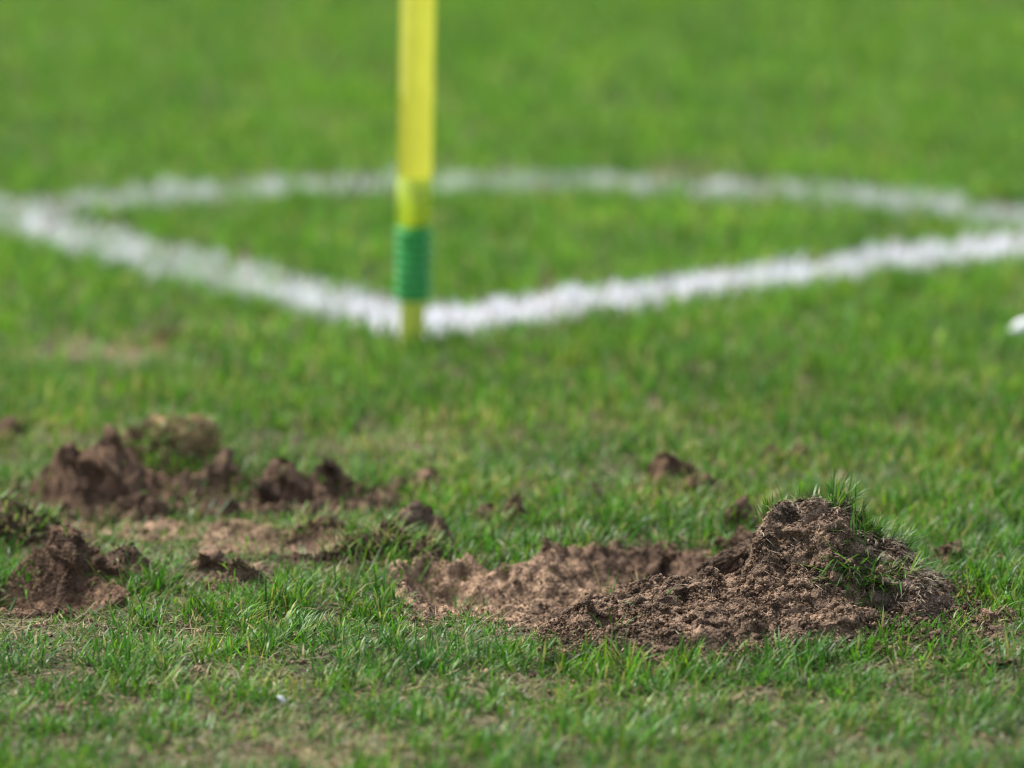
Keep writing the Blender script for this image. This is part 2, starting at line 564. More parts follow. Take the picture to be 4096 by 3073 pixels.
def turf(x0, x1, y0, y1, tufts_m2, k, segs, seed, zone):
    r = np.random.default_rng(seed)
    tx, ty = scatter(x0, x1, y0, y1, tufts_m2, r)
    th = thinness(tx, ty)
    sm = soil_mask(tx, ty)
    open_ = ((np.abs(ty - 8.725) < .15) | (ty < 7.02) | (ty > 9.5)) & (r.uniform(0, 1, len(tx)) < .86)     # faint spots keep some grass
    keep = (r.uniform(0, 1, len(tx)) > th * 0.85) & ((sm + 0.05 * r.normal(size=len(tx)) < 0.02) | open_) & (heap_h(tx, ty) < 0.003 + 0.012 * r.uniform(0, 1, len(tx)) ** 2.5)
    tx, ty, th = tx[keep], ty[keep], th[keep]
    kk = r.integers(k - 1, k + 2, len(tx))
    T = np.repeat(np.arange(len(tx)), kk)
    n = len(T)
    az = r.uniform(0, 2 * math.pi, n)
    rad = r.uniform(0, 0.006, n)
    x = tx[T] + rad * np.cos(az); y = ty[T] + rad * np.sin(az)
    z = ground_h(x, y) - 0.002
    ton = r.normal(0, 1, len(tx))
    hue = n2(tx, ty, 6, 61.0, 3)
    patch = n2(tx, ty, 11, 62.0, 2)
    front = smooth(8.4, 7.5, ty)                       # rough grass near the divots, mown sward behind
    base_l = (0.026 + 0.006 * patch) * (1 - front) + (0.0265 + 0.010 * patch) * front
    L = base_l[T] * r.uniform(0.55, 1.3, n) * (1 - 0.35 * th[T])
    # trodden short in front of the bare soil, left long in a few clumps
    ahead = np.maximum(soil_mask(tx, ty + .04), soil_mask(tx, ty + .09))
    ahead = np.maximum(ahead, np.where(heap_h(tx, ty + .05) > .01, .1, -9))
    lush = np.zeros(tx.shape)
    for cx, cy, rx, ry, sz in LUSH:
        lush = np.maximum(lush, sz * np.exp(-(((tx - cx) / rx) ** 2 + ((ty - cy) / ry) ** 2)))
    L = L * (1 - .58 * smooth(-.1, .05, ahead) * (1 - .6 * lush))[T] * (1 + .35 * lush)[T]
    flow = 2.2 * n2(tx, ty, 7, 63.0, 1)
    az = az + 0.0
    lie = r.uniform(0, 1, n) < 0.35 * front[T]
    az = np.where(lie, flow[T] + r.normal(0, .7, n), az)
    tilt = np.abs(r.normal(0.30, 0.25, n)) * (1 - front[T]) + np.abs(r.normal(0.50, 0.38, n)) * front[T]
    curl = r.uniform(0.1, 0.8, n) * (1 - front[T]) + r.uniform(0.1, 1.5, n) * front[T]
    tilt = np.clip(tilt + 0.35 * th[T], 0, 1.45)
    width = r.uniform(0.0011, 0.0023, n) * (1 + 0.4 * (segs == 2))
    br = (.84 + .60 * smooth(7.4, 9.4, ty))[T] * np.clip(1 + 0.20 * hue[T] + 0.13 * ton[T] + 0.10 * r.normal(size=n), 0.5, 1.7)
    mid_ = smooth(7.7, 7.9, ty) * smooth(8.7, 8.3, ty)
    yel = np.clip(0.05 + 0.25 * th[T] + 0.05 * front[T] + (.10 + .10 * hue[T]) * mid_[T], 0, .6)
    col = green(n, r, yel, br)
    col = col * (1 + front[T][:, None] * np.array([-.10, .06, -.25]))      # the rough grass is a deeper green
    warm = np.clip(0.5 + 0.5 * hue[T], 0, 1)[:, None]
    col = col * (np.array([0.92, 0.98, 1.15]) * (1 - warm) + np.array([1.22, 1.06, 0.85]) * warm)
    P = np.stack([x, y, z], 1)
    le, ri, ar = line_amount(x, y)
    L = np.where(le | ri | ar, L * .72, L)
    u = r.uniform(0, 1, n)
    wn_ = 0.45 * n2(x, y, 22, 71.0, 2)
    aq, bq = corner_frame(x, y)
    spot = np.exp(-((aq - .07) ** 2 + (bq - .07) ** 2) / 0.03)
    am = np.zeros(n)
    am = np.where(le, 0.44 + wn_ + .5 * spot, am); am = np.where(ri, 0.80 + wn_ + .4 * spot, am); am = np.where(ar, 0.41 + wn_, am)
    white = np.where(am > 0, np.clip(am + 0.35 * (u - 0.5), 0, 1), 0)
    paintc = np.array([0.86, 0.86, 0.90]) * r.uniform(0.88, 1.05, (n, 1))
    wmix = np.clip(white * 1.25, 0, 1)[:, None]
    col2 = col * (1 - wmix) + paintc * wmix
    return dict(P=P, L=L, az=az, tilt=tilt, curl=curl, width=width, col=col2, le=le, ri=ri, ar=ar, segs=segs, r=r)


def put(name, t, sel, mat):
    return blades(name, t['P'][sel], t['L'][sel], t['az'][sel], t['tilt'][sel], t['curl'][sel], t['width'][sel], t['col'][sel], mat, t['segs'], r=t['r'])


tn = turf(-0.75, 0.75, 6.75, 8.5, 6300, 8, 3, 101, 'near')
tf = turf(-1.0, 1.0, 8.5, 11.75, 5600, 5, 2, 102, 'far')
plain = ~(tn['le'] | tn['ri'] | tn['ar'])
grass = tag(put('grass', tn, plain, MAT_GRASS), 'rough green grass round the torn-up divots', 'grass', kind='stuff')
plain = ~(tf['le'] | tf['ri'] | tf['ar'])
tag(put('grass', tf, plain, MAT_GRASS), 'smooth mown green grass behind the divots and inside the arc', 'grass', kind='stuff')


def beyond(left):
    """the painted line and the grass beside it, carried on past the finely built part"""
    r = np.random.default_rng(111 + left)
    n = 46000
    u, v = r.uniform(-.16, .27, n), r.uniform(0, 8, n) ** 1.0
    a, b = (u, v) if left else (v, u - .022 * v)
    c, s_ = math.cos(YAW), math.sin(YAW)
    x, y = CORNER[0] + c * a - s_ * b, CORNER[1] + s_ * a + c * b
    k = (np.abs(x) > 1.0) | (y > 11.75)
    x, y, u = x[k], y[k], u[k]; n = len(x)
    on = (u > 0) & (u < W_LINE)
    col = green(n, r, np.full(n, .05)) * 1.15
    wm = (on * np.clip((.66 if left else .95) + .2 * r.normal(size=n), 0, 1))[:, None]
    col = col * (1 - wm) + np.array([.82, .82, .83]) * wm
    return dict(P=np.stack([x, y, 0 * x], 1), L=r.uniform(.014, .03, n), az=r.uniform(0, 6.28, n), tilt=np.abs(r.normal(.35, .25, n)), curl=r.uniform(.1, .9, n),
                width=r.uniform(.0024, .0042, n), col=col, segs=2, r=r), on


for left, key in ((True, 'le'), (False, 'ri')):
    e_, on_ = beyond(left)
    tag(put('grass', e_, ~on_, MAT_GRASS), 'grass beside the ' + ('left' if left else 'right') + ' line beyond the picture', 'grass', kind='stuff')
    for f_ in ('P', 'L', 'az', 'tilt', 'curl', 'width', 'col'):
        tf[f_] = np.concatenate([tf[f_], e_[f_][on_]])
    m_ = int(on_.sum())
    for f_ in ('le', 'ri', 'ar'):
        tf[f_] = np.concatenate([tf[f_], np.full(m_, f_ == key)])
tag(put('boundary_line', tf, tf['le'], MAT_PAINT), 'greyish white line running from the corner post off to the left', 'pitch line', kind='structure')
tag(put('boundary_line', tf, tf['ri'], MAT_PAINT), 'bright white line running from the corner post off to the right', 'pitch line', kind='structure')
tag(put('corner_arc', tf, tf['ar'], MAT_PAINT), 'faded white quarter-circle arc painted behind the corner post', 'pitch line', kind='structure')

# the sward goes on all round beyond the finely built part: one patch of it, repeated
rt = np.random.default_rng(55)
nt_ = 900
PX = np.stack([rt.uniform(-.135, .135, nt_), rt.uniform(-.135, .135, nt_), np.zeros(nt_)], 1)
tile = blades('grass', PX, rt.uniform(.016, .036, nt_), rt.uniform(0, 6.28, nt_), np.abs(rt.normal(.35, .25, nt_)), rt.uniform(.1, .9, nt_),
              rt.uniform(.0028, .0048, nt_), 1.0 * green(nt_, rt, np.full(nt_, .05)), MAT_GRASS, 2, r=rt)
tile.location = (-1.375, 8.125, 0)
tag(tile, 'mown grass of the pitch beside the corner', 'grass', kind='stuff')
spots = []
for cx in np.arange(-6.875, 7, .25):
    for cy in np.arange(2.125, 22, .25):
        if (abs(cx) < .75 and 6.75 < cy < 8.5) or (abs(cx) < 1.0 and 8.5 < cy < 11.75):
            continue
        p_, q_ = corner_frame(cx, cy)
        if (abs(p_ - W_LINE / 2) < .14 and q_ > 0) or (abs(q_ - W_LINE / 2) < .14 and p_ > 0) or math.hypot(cx + 1.375, cy - 8.125) < .01:
            continue
        spots.append((cx, cy, 0.0))
sv = bpy.data.meshes.new('sward_points')
sv.from_pydata(spots, [], [])
sward = bpy.data.objects.new('grass', sv)
COL.objects.link(sward)
ng = bpy.data.node_groups.new('sward', 'GeometryNodeTree')
ng.interface.new_socket('Geometry', in_out='INPUT', socket_type='NodeSocketGeometry')
ng.interface.new_socket('Geometry', in_out='OUTPUT', socket_type='NodeSocketGeometry')
gi = ng.nodes.new('NodeGroupInput'); go = ng.nodes.new('NodeGroupOutput')
oi = ng.nodes.new('GeometryNodeObjectInfo'); oi.inputs['Object'].default_value = tile
ip = ng.nodes.new('GeometryNodeInstanceOnPoints')
rv = ng.nodes.new('FunctionNodeRandomValue'); rv.data_type = 'INT'
for s_ in rv.inputs:
    if s_.type == 'INT' and s_.name == 'Min': s_.default_value = 0
    if s_.type == 'INT' and s_.name == 'Max': s_.default_value = 3
mt = ng.nodes.new('ShaderNodeMath'); mt.operation = 'MULTIPLY'; mt.inputs[1].default_value = math.pi / 2
cx_ = ng.nodes.new('ShaderNodeCombineXYZ')
ng.links.new([s_ for s_ in rv.outputs if s_.type == 'INT'][0], mt.inputs[0])
ng.links.new(mt.outputs[0], cx_.inputs['Z'])
ng.links.new(gi.outputs[0], ip.inputs['Points'])
ng.links.new(oi.outputs['Geometry'], ip.inputs['Instance'])
ng.links.new(cx_.outputs[0], ip.inputs['Rotation'])
ng.links.new(ip.outputs[0], go.inputs[0])
md = sward.modifiers.new('sward', 'NODES'); md.node_group = ng
tag(sward, 'mown grass of the pitch stretching away all round', 'grass', kind='stuff')

# dead leaves and straw lying in the thin turf
r = np.random.default_rng(77)
x, y = scatter(-0.7, 0.7, 6.65, 8.4, 26000, r)
th = thinness(x, y)
keep = (r.uniform(0, 1, len(x)) < 0.07 + 0.75 * th) & (soil_mask(x, y) < 0.15) & (heap_h(x, y) < 0.003)
x, y = x[keep], y[keep]; n = len(x)
sc_ = np.array([0.25, 0.20, 0.105]) * r.uniform(0.45, 1.35, (n, 1)) * np.array([1, 1, 1]) + r.uniform(-.02, .02, (n, 3))
straw = blades('straw', np.stack([x, y, ground_h(x, y) + r.uniform(0, .006, n)], 1), r.uniform(.008, .026, n), r.uniform(0, 6.28, n), r.uniform(1.1, 1.6, n),
               r.uniform(-.3, .5, n), r.uniform(.0009, .0019, n), np.clip(sc_, .02, 1), MAT_STRAW, 2, twist=1.2, r=r)
tag(straw, 'dead straw-coloured leaves lying in the thin turf', 'straw', kind='stuff')

# matted short growth close to the ground between the taller blades
r = np.random.default_rng(78)
x, y = scatter(-0.62, 0.62, 6.7, 8.2, 42000, r)
keep = (soil_mask(x, y) + .1 * r.normal(size=len(x)) < 0.06) & (heap_h(x, y) < 0.004)
x, y = x[keep], y[keep]; n = len(x)
c_ = green(n, r, np.full(n, .26), np.full(n, .72))
mat_ = blades('grass', np.stack([x, y, ground_h(x, y)], 1), r.uniform(.005, .014, n), r.uniform(0, 6.28, n), r.uniform(.7, 1.5, n),
              r.uniform(-.3, .6, n), r.uniform(.0009, .0018, n), c_, MAT_GRASS, 2, twist=1.0, r=r)
tag(mat_, 'short matted leaves close to the soil between the taller grass', 'grass', kind='stuff')

# crumbs of tan soil strewn through the worn foreground
r = np.random.default_rng(79)
x, y = scatter(-.55, .55, 6.7, 7.75, 9000, r)
keep = r.uniform(0, 1, len(x)) < .12 + .9 * thinness(x, y)
x, y = x[keep], y[keep]
rad = np.clip(r.lognormal(-6.8, .45, len(x)), .0006, .0030)
lc = link('soil_crumbs', crumbs_mesh('soil_crumbs', np.stack([x, y, ground_h(x, y) + .003 + rad * .5], 1), rad, (1.5, 1.42, 1.3), r), MAT_SOIL)
tag(lc, 'tan crumbs of soil strewn through the worn foreground grass', 'soil crumbs', kind='stuff')

# ------------------------------------------------------------------ bare patches
PATCH_LABEL = {
    'centre': 'pale sandy scrape of bare soil left of the tall heap',
    'left': 'dark trampled hollow of bare soil at left behind the front divots',
    'strip': 'pale smooth strip of trodden earth between the left divots',
    'front': 'brown hollow scooped in front of the leftmost near lump',
    'small': 'little bare patch between grass left of the centre',
}
for key, p in PATCHES.items():
    xs0 = min(e[0] - e[2] for e in p['el']) - .03; xs1 = max(e[0] + e[2] for e in p['el']) + .03
    ys0 = min(e[1] - e[3] for e in p['el']) - .03; ys1 = max(e[1] + e[3] for e in p['el']) + .03
    st = 0.0022 if key in ('centre', 'front', 'left', 'strip', 'small') else 0.005
    amp = {'centre': 1.2, 'left': 1.9, 'front': .9, 'strip': .7}.get(key, .5)

    def hf(X, Y):
        m = patch_mask(X, Y, p)
        k = smooth(-0.12, 0.10, m)
        rough = 0.0050 * n2(X, Y, 30, 81.0, 2) + 0.0036 * billow(X, Y, 60, 82.0) + 0.0022 * billow(X, Y, 150, 83.0) + 0.0009 * n2(X, Y, 400, 84.0, 1)
        l1, c1 = chunks(X, Y, .022, 86.0)
        l2, c2 = chunks(X, Y, .008, 87.0)
        rough = rough + .0028 * l1 - .003 * c1 + .0012 * l2 - .0012 * c2
        return ground_h(X, Y) - 0.008 * (1 - k) + k * (0.003 + amp * (rough + .002))

    def cf(X, Y):
        c = np.ones(X.shape + (3,)) * np.array(p['tone'])
        if key == 'centre':   # the damp broken soil at the back right of the scrape is browner than the dry floor
            k = smooth(0.05, 0.12, X + 0.3 * (Y - 7.62) + .02 * n2(X, Y, 25, 3.3, 2))[..., None]
            c = c * (1 - k) + np.array([0.82, 0.76, 0.72]) * k
        return c * (1 + 0.18 * n2(X, Y, 40, 85.0, 2))[..., None]
    pm = grid_mesh('bare_soil', np.arange(xs0, xs1, st), np.arange(ys0, ys1, st), hf, cf)
    po = tag(link('bare_soil', pm, MAT_SOIL), PATCH_LABEL[key], 'bare soil', kind='structure')
    if st < .004:
        r = np.random.default_rng(900 + len(key))
        cnt = int((xs1 - xs0) * (ys1 - ys0) * 60000)
        cx, cy = r.uniform(xs0, xs1, cnt), r.uniform(ys0, ys1, cnt)
        kp = patch_mask(cx, cy, p) > 0.02 - .6 * r.uniform(0, 1, len(cx)) ** 5
        cx, cy = cx[kp], cy[kp]
        rad = np.clip(r.lognormal(-7.3, .5, len(cx)), .0003, .0042)
        co = link('crumbs', crumbs_mesh('crumbs', np.stack([cx, cy, np.maximum(hf(cx, cy), ground_h(cx, cy)) + rad * .2], 1), rad, np.array(p['tone']) * .95, r), MAT_SOIL, po)
        co['kind'] = 'stuff'

# ------------------------------------------------------------------ the tall heap
heap = tag(empty('turf_heap', (0.262, 7.48, 0)), 'tall torn-up heap of brown soil with grass on its crest', 'soil heap')
HO = np.array([0.262, 7.48, 0])


def heap_col(X, Y):
    c = np.ones(X.shape + (3,)) * np.array([1.0, 0.95, 0.90])
    k = smooth(0.29, 0.34, X + 0.02 * n2(X, Y, 30, 91.0, 2)) * smooth(7.40, 7.44, Y)
    top = smooth(0.070, 0.088, heap_h(X, Y)) * .6
    k = np.maximum(k, top)[..., None]
    c = c * (1 - k) + np.array([1.05, 1.12, 1.22]) * k      # root-bound greyish sod on the right flank and crest
    return c * (1 + 0.2 * n2(X, Y, 35, 92.0, 2))[..., None]


hm = grid_mesh('soil_heap', np.arange(0.015, 0.43, 0.0016), np.arange(7.22, 7.60, 0.0017), lambda X, Y: heap_full(X, Y) + 0.6 * ground_h(X, Y), heap_col)
hv = np.empty(len(hm.vertices) * 3, np.float32); hm.vertices.foreach_get('co', hv); hv = hv.reshape(-1, 3)
# break the sheet sideways too, so that lumps overhang a little
jx = 0.006 * n2(hv[:, 0] + hv[:, 2], hv[:, 1], 48, 93.0, 2); jy = 0.009 * n2(hv[:, 0], hv[:, 1] + 1.5 * hv[:, 2], 48, 94.0, 2)
on = smooth(0.0, 0.02, hv[:, 2])
hv[:, 0] += jx * on; hv[:, 1] += jy * on
hm.vertices.foreach_set('co', (hv - HO).astype(np.float32).ravel()); hm.update()
link('soil', hm, MAT_SOIL, heap)
r = np.random.default_rng(300)
cx, cy = r.uniform(.02, .42, 42000), r.uniform(7.25, 7.56, 42000)
hz = heap_full(cx, cy); kp = heap_h(cx, cy) > 0.002 - .030 * r.uniform(0, 1, len(cx)) ** 3.5
hz = np.where(heap_h(cx, cy) > .002, hz, ground_h(cx, cy) + .001 + .014 * r.uniform(0, 1, len(cx)) ** 2)     # some lie caught in the blades
cx, cy, hz = cx[kp], cy[kp], hz[kp]
rad = np.clip(r.lognormal(-7.2, .50, len(cx)), .0003, .0038)
co = link('crumbs', crumbs_mesh('crumbs', np.stack([cx, cy, hz + rad * .3], 1) - HO, rad, (1.0, .95, .9), r), MAT_SOIL, heap)
co['kind'] = 'stuff'
# dead roots on the right flank and the crest
cx, cy = np.concatenate([r.uniform(.22, .41, 9000), r.uniform(.04, .37, 5000)]), np.concatenate([r.uniform(7.40, 7.55, 9000), r.uniform(7.28, 7.54, 5000)])
cl_, ck_ = chunks(cx, cy, .012, 97.0)
wgt = np.maximum(smooth(.29, .35, cx), smooth(.075, .09, heap_h(cx, cy)) * .6)
wgt = np.maximum(wgt, .11)
kp = (heap_h(cx, cy) > np.where(cx > .36, .014, .004)) & (cx < .382) & (r.uniform(0, 1, len(cx)) < wgt * (.35 + .5 * (cl_ > 0)))
cx, cy = cx[kp], cy[kp]; n = len(cx)
so = blades('dead_roots', np.stack([cx, cy, heap_full(cx, cy) + r.uniform(0, .004, n)], 1) - HO, r.uniform(.004, .012, n), r.normal(-.6, 1.2, n), r.uniform(1.2, 2.1, n),
            r.uniform(-.4, .6, n), r.uniform(.0006, .0013, n), np.array([.36, .29, .2]) * r.uniform(.5, 1.35, (n, 1)), MAT_STRAW, 2, parent=heap, twist=1.5, r=r)
so['kind'] = 'stuff'


def tuft(parent, off, spots, r, hfun, yel=.08):
    """green blades rooted at scattered points; spots: (x, y, rx, ry, count, length, azimuth, spread, tilt)"""
    out = {k: [] for k in ('P', 'L', 'az', 'tilt', 'curl')}
    for (x0, y0, rx, ry, cnt, ln, a0, sp, tl) in spots:
        x = x0 + rx * r.uniform(-1, 1, cnt); y = y0 + ry * r.uniform(-1, 1, cnt)
        out['P'].append(np.stack([x, y, hfun(x, y) - .001], 1)); out['L'].append(ln * r.uniform(.5, 1.25, cnt))
        out['az'].append(a0 + sp * r.normal(size=cnt)); out['tilt'].append(np.clip(tl + .3 * r.normal(size=cnt), 0, 1.9))
        out['curl'].append(r.uniform(-.1, 1.1, cnt))
    d = {k: np.concatenate(v) for k, v in out.items()}
    n = len(d['L'])
    b_ = blades('grass_tuft', d['P'] - off, d['L'], d['az'], d['tilt'], d['curl'], r.uniform(.0011, .0021, n), green(n, r, np.full(n, yel), np.full(n, .85)), MAT_GRASS, 3, parent=parent, r=r)
    b_['kind'] = 'stuff'
    return b_


tuft(heap, HO, [(0.258, 7.512, .036, .008, 60, .022, 1.6, 2.0, .5), (0.305, 7.508, .020, .012, 130, .029, .9, 1.3, .5), (0.330, 7.508, .022, .012, 140, .027, .3, 1.0, .75),
                (0.237, 7.515, .010, .008, 22, .024, 2.6, .8, .5), (0.362, 7.512, .022, .012, 130, .026, .1, .9, .9)], r, heap_full, .12)
tuft(heap, HO, [(0.322, 7.455, .026, .014, 140, .034, -2.5, .6, 1.3), (0.302, 7.435, .016, .012, 90, .038, -2.3, .5, 1.45), (0.338, 7.45, .02, .01, 50, .03, .4, .6, 1.0),
                (0.305, 7.47, .01, .006, 6, .034, 1.4, .4, .25)], r, heap_full, .1)
tuft(heap, HO, [(0.112, 7.41, .012, .006, 7, .016, .4, 1.4, .9), (0.135, 7.42, .006, .006, 4, .014, -1.0, .9, 1.0)], r, heap_full, .15)
# dark overhanging shelf left of the peak
V, F, D = blob(5, (.066, .034, .015), 4.2, 1.2, (0.3, 0))
shelf = link('sod_shelf', make_mesh('sod_shelf', V, F, None, np.tile((.5, .46, .43), (len(V), 1))), MAT_SOIL, heap)
shelf.location = Vector((0.196, 7.532, 0.026)) - Vector(HO); shelf.rotation_euler = (0, R(-18), R(8))

# ------------------------------------------------------------------ loose clods
def dome(w, d, h, seed, step):
    """a torn lump as a crumbled mound: steep uneven top, skirt of fallen soil, lumps that overhang."""
    nx, ny = max(16, int(1.75 * w / step)), max(16, int(1.75 * d / step))
    X, Y = np.meshgrid(np.linspace(-.88 * w, .88 * w, nx), np.linspace(-.88 * d, .88 * d, ny))
    f = 0.045 / max(w, .012)
    sd = seed * 1.9
    q = np.hypot(X / (w / 2) + .30 * n2(X, Y, 38 * f, sd, 2), Y / (d / 2) + .25 * n2(X, Y, 38 * f, sd + 3, 2))
    q = q + .16 * n2(X, Y, 70 * f, sd + 1, 2)
    Z = h * np.interp(q, [0, .25, .45, .65, .9, 1.2, 1.6, 2.6], [1, .90, .68, .45, .22, .06, -.12, -.3])
    k = smooth(-.1, .5, Z / h)
    Z = Z + k * h * (.20 * n2(X, Y, 42 * f, sd + 5, 2) + .14 * billow(X, Y, 75 * f, sd + 6)) \
        + k * (.0020 * billow(X, Y, 140, sd + 7) + .0012 * n2(X, Y, 330, sd + 8, 2))
    l1, c1 = chunks(X, Y, max(.008, .19 * w), sd)
    l2, c2 = chunks(X, Y, .0085, sd + 2)
    Z = Z + k * (h * .10 * l1 - h * .17 * c1 + .0026 * l2 - .0032 * c2)
    on = smooth(.1, .6, Z / h)
    jx = .22 * min(w, .05) * n2(X, Y + Z, 55 * f, sd + 9, 2) * on; jy = .26 * min(d, .05) * n2(X + Z, Y, 55 * f, sd + 10, 2) * on
    i = np.arange(nx * ny).reshape(ny, nx)
    F = np.stack([i[:-1, :-1].ravel(), i[:-1, 1:].ravel(), i[1:, 1:].ravel(), i[1:, :-1].ravel()], 1)
    V = np.stack([(X + jx).ravel(), (Y + jy).ravel(), Z.ravel()], 1)
    return V, F, l1.ravel()


CLODS = [
    # x, y, width, depth, height, tone, blades, label
    (-0.392, 8.02, .096, .10, .076, (.72, .64, .58), 26, 'largest dark brown lump of earth at left, blurred behind the front ones'),
    (-0.335, 8.09, .050, .05, .016, (.9, .84, .78), 200, 'grassy clod at the foot of the upturned sod'),
    (-0.283, 8.05, .042, .045, .028, (.95, .88, .82), 10, 'rounded brown clod just right of the large left lump'),
    (-0.222, 7.99, .048, .05, .044, (.62, .56, .52), 14, 'dark steep-sided clod with a pointed top, left of the centre'),
    (-0.252, 7.94, .050, .05, .018, (.78, .72, .66), 6, 'low dark clod at the foot of the pointed one'),
    (-0.176, 8.03, .042, .04, .021, (.5, .45, .42), 6, 'small near-black clod right of the pointed one'),
    (-0.136, 7.99, .040, .04, .016, (.8, .74, .7), 8, 'flat brown clod between the near-black one and the centre'),
    (-0.470, 7.80, .095, .08, .032, (.58, .56, .5), 330, 'grassy clump of sod at the left edge of the picture'),
    (-0.417, 7.645, .068, .065, .038, (.72, .64, .58), 16, 'sharp peaked brown lump at left, nearest to the camera'),
    (-0.364, 7.635, .064, .05, .024, (.62, .57, .53), 60, 'low dark lump overgrown with grass beside the near left peak'),
    (-0.247, 7.60, .052, .045, .020, (.95, .9, .84), 18, 'flat layered brown clod lying in grass between left and centre'),
    (-0.280, 7.665, .038, .04, .013, (.8, .74, .68), 10, 'small clod behind the flat layered one'),
    (-0.120, 7.705, .120, .060, .028, (.5, .46, .42), 420, 'ridge of dark sod topped with matted grass left of the sandy scrape'),
    (-0.190, 7.80, .09, .06, .014, (.8, .75, .68), 260, 'low sod ridge with thin grass behind the matted one'),
    (-0.090, 7.785, .042, .036, .026, (.9, .87, .86), 3, 'angular grey-brown clod behind the matted sod ridge'),
    (-0.067, 7.755, .020, .02, .017, (.7, .66, .64), 0, 'small dark clod at the right foot of the angular grey-brown one'),
    (-0.123, 7.925, .018, .018, .012, (1.1, 1.05, 1.0), 2, 'tiny pale clod behind the matted sod ridge'),
    (-0.082, 8.012, .030, .028, .016, (1.05, .98, .9), 5, 'small tan clod alone in the grass behind the centre'),
    (-0.024, 7.868, .028, .025, .013, (.95, .88, .80), 12, 'left one of two small joined clods in the middle'),
    (0.003, 7.880, .034, .03, .019, (.74, .67, .62), 14, 'right one of two small joined clods in the middle'),
    (0.080, 7.936, .018, .018, .012, (.95, .9, .86), 3, 'pea-sized clod left of the round far clod'),
    (0.150, 7.995, .056, .05, .031, (.86, .78, .68), 14, 'round crumbly brown clod standing alone behind the sandy scrape'),
    (0.176, 7.965, .075, .05, .013, (.9, .82, .74), 20, 'flat crumbs of soil at the foot of the round clod'),
    (0.252, 8.10, .028, .025, .012, (1.0, .92, .84), 5, 'left of two blurred specks of soil behind the tall heap'),
    (0.277, 8.098, .018, .018, .011, (.7, .62, .58), 3, 'right of two blurred specks of soil behind the tall heap'),
    (0.402, 7.650, .026, .022, .012, (.95, .88, .82), 6, 'small clod in the grass right of the tall heap'),
    (0.412, 7.395, .032, .030, .010, (.98, .9, .84), 12, 'flat crumbly clod in the grass at the right foot of the heap'),
    (0.437, 7.42, .024, .02, .007, (1.3, 1.28, 1.28), 8, 'pale flat crumb of soil near the right edge'),
    (0.131, 7.715, .038, .03, .017, (.62, .56, .52), 2, 'dark clod on the back rim of the sandy scrape'),
    (0.106, 7.500, .020, .02, .020, (.85, .79, .74), 0, 'stub of soil standing on the left end of the heap'),
    (-0.002, 7.462, .018, .016, .018, (.55, .53, .52), 1, 'thin dark crumbly stub at the front of the sandy scrape'),
    (0.064, 7.395, .056, .060, .026, (1.05, 1.0, .95), 0, 'rounded pale brown lump at the left end of the heap'),
    (-0.500, 8.28, .040, .045, .018, (1.0, .92, .86), 14, 'blurred brown lump cut off by the left edge'),
    (-0.361, 8.80, .044, .04, .006, (1.0, .9, .7), 90, 'far blurred brown tuft left of the corner post'),
    (0.218, 7.79, .050, .035, .020, (.82, .75, .69), 20, 'brown lump half hidden behind the left side of the tall heap'),
    (0.205, 7.71, .038, .03, .016, (.8, .73, .68), 14, 'low clod between the scrape and the tall heap'),
    (0.225, 7.655, .030, .028, .014, (.8, .73, .68), 5, 'low clod tucked against the back left of the tall heap'),
    (0.035, 7.70, .028, .028, .010, (.9, .84, .78), 5, 'low clod on the back left rim of the sandy scrape'),
    (-0.03, 7.545, .018, .016, .009, (.85, .8, .76), 0, 'small brown crumb lying on the sandy scrape'),
    (-0.365, 7.955, .050, .05, .020, (.62, .55, .50), 4, 'dark low clod in front of the large left lump'),
    (-0.320, 7.985, .034, .035, .017, (.85, .76, .7), 8, 'small clod in the gap right of the large left lump'),
]
for i, (x, y, w, d, h, tone, nb, label) in enumerate(CLODS):
    if y > 7.62:
        h += .005                               # they stand up out of the grass
        w *= 1.22; d *= 1.2
    r = np.random.default_rng(500 + i)
    V, F, lump = dome(w, d, h, 10.0 + i, .0016 if y < 7.85 else .002)
    cc = np.tile(tone, (len(V), 1)) * (1 + .18 * lump + .3 * n2(V[:, 0], V[:, 1], 45, 3.0 + i, 2))[:, None]
    z0 = float(ground_h(np.array([x]), np.array([y]))[0])
    V[:, 2] += ground_h(x + V[:, 0], y + V[:, 1]) - z0
    o = tag(link('earth_clod', make_mesh('earth_clod', V, None, F, cc), MAT_SOIL), label, 'clod', 'torn-up clods of earth')
    o.location = (x, y, z0 + .001)
    k = int(40 + 50000 * w * d * (3 if y < 7.85 else 1.0))
    idx = r.choice(np.where(V[:, 2] > h * .06)[0], k)
    rad = np.clip(r.lognormal(-7.25, .55, k), .0003, .05 * w + .0008)
    PC = V[idx] + r.normal(0, .0008, (k, 3))
    kf = k // 6
    a = r.uniform(0, 6.28, kf); q = r.uniform(.9, 1.7, kf)
    PC[:kf, 0] = np.cos(a) * q * w / 2; PC[:kf, 1] = np.sin(a) * q * d / 2
    PC[:kf, 2] = ground_h(x + PC[:kf, 0], y + PC[:kf, 1]) - z0 + rad[:kf] * .5
    c = link('crumbs', crumbs_mesh('crumbs', PC, rad, tone, r), MAT_SOIL, o)
    c['kind'] = 'stuff'
    if nb:
        idx = r.choice(np.where(V[:, 2] > h * .25)[0], nb)
        az = np.arctan2(V[idx, 1], V[idx, 0]) + r.normal(0, .9, nb)
        b_ = blades('grass_tuft', V[idx] - np.array([0, 0, .001]), r.uniform(.008, .026, nb), az, r.uniform(.2, 1.6, nb), r.uniform(-.1, 1.2, nb),
                    r.uniform(.0011, .0021, nb), green(nb, r, np.full(nb, .38)), MAT_GRASS, 3, parent=o, r=r)
        b_['kind'] = 'stuff'

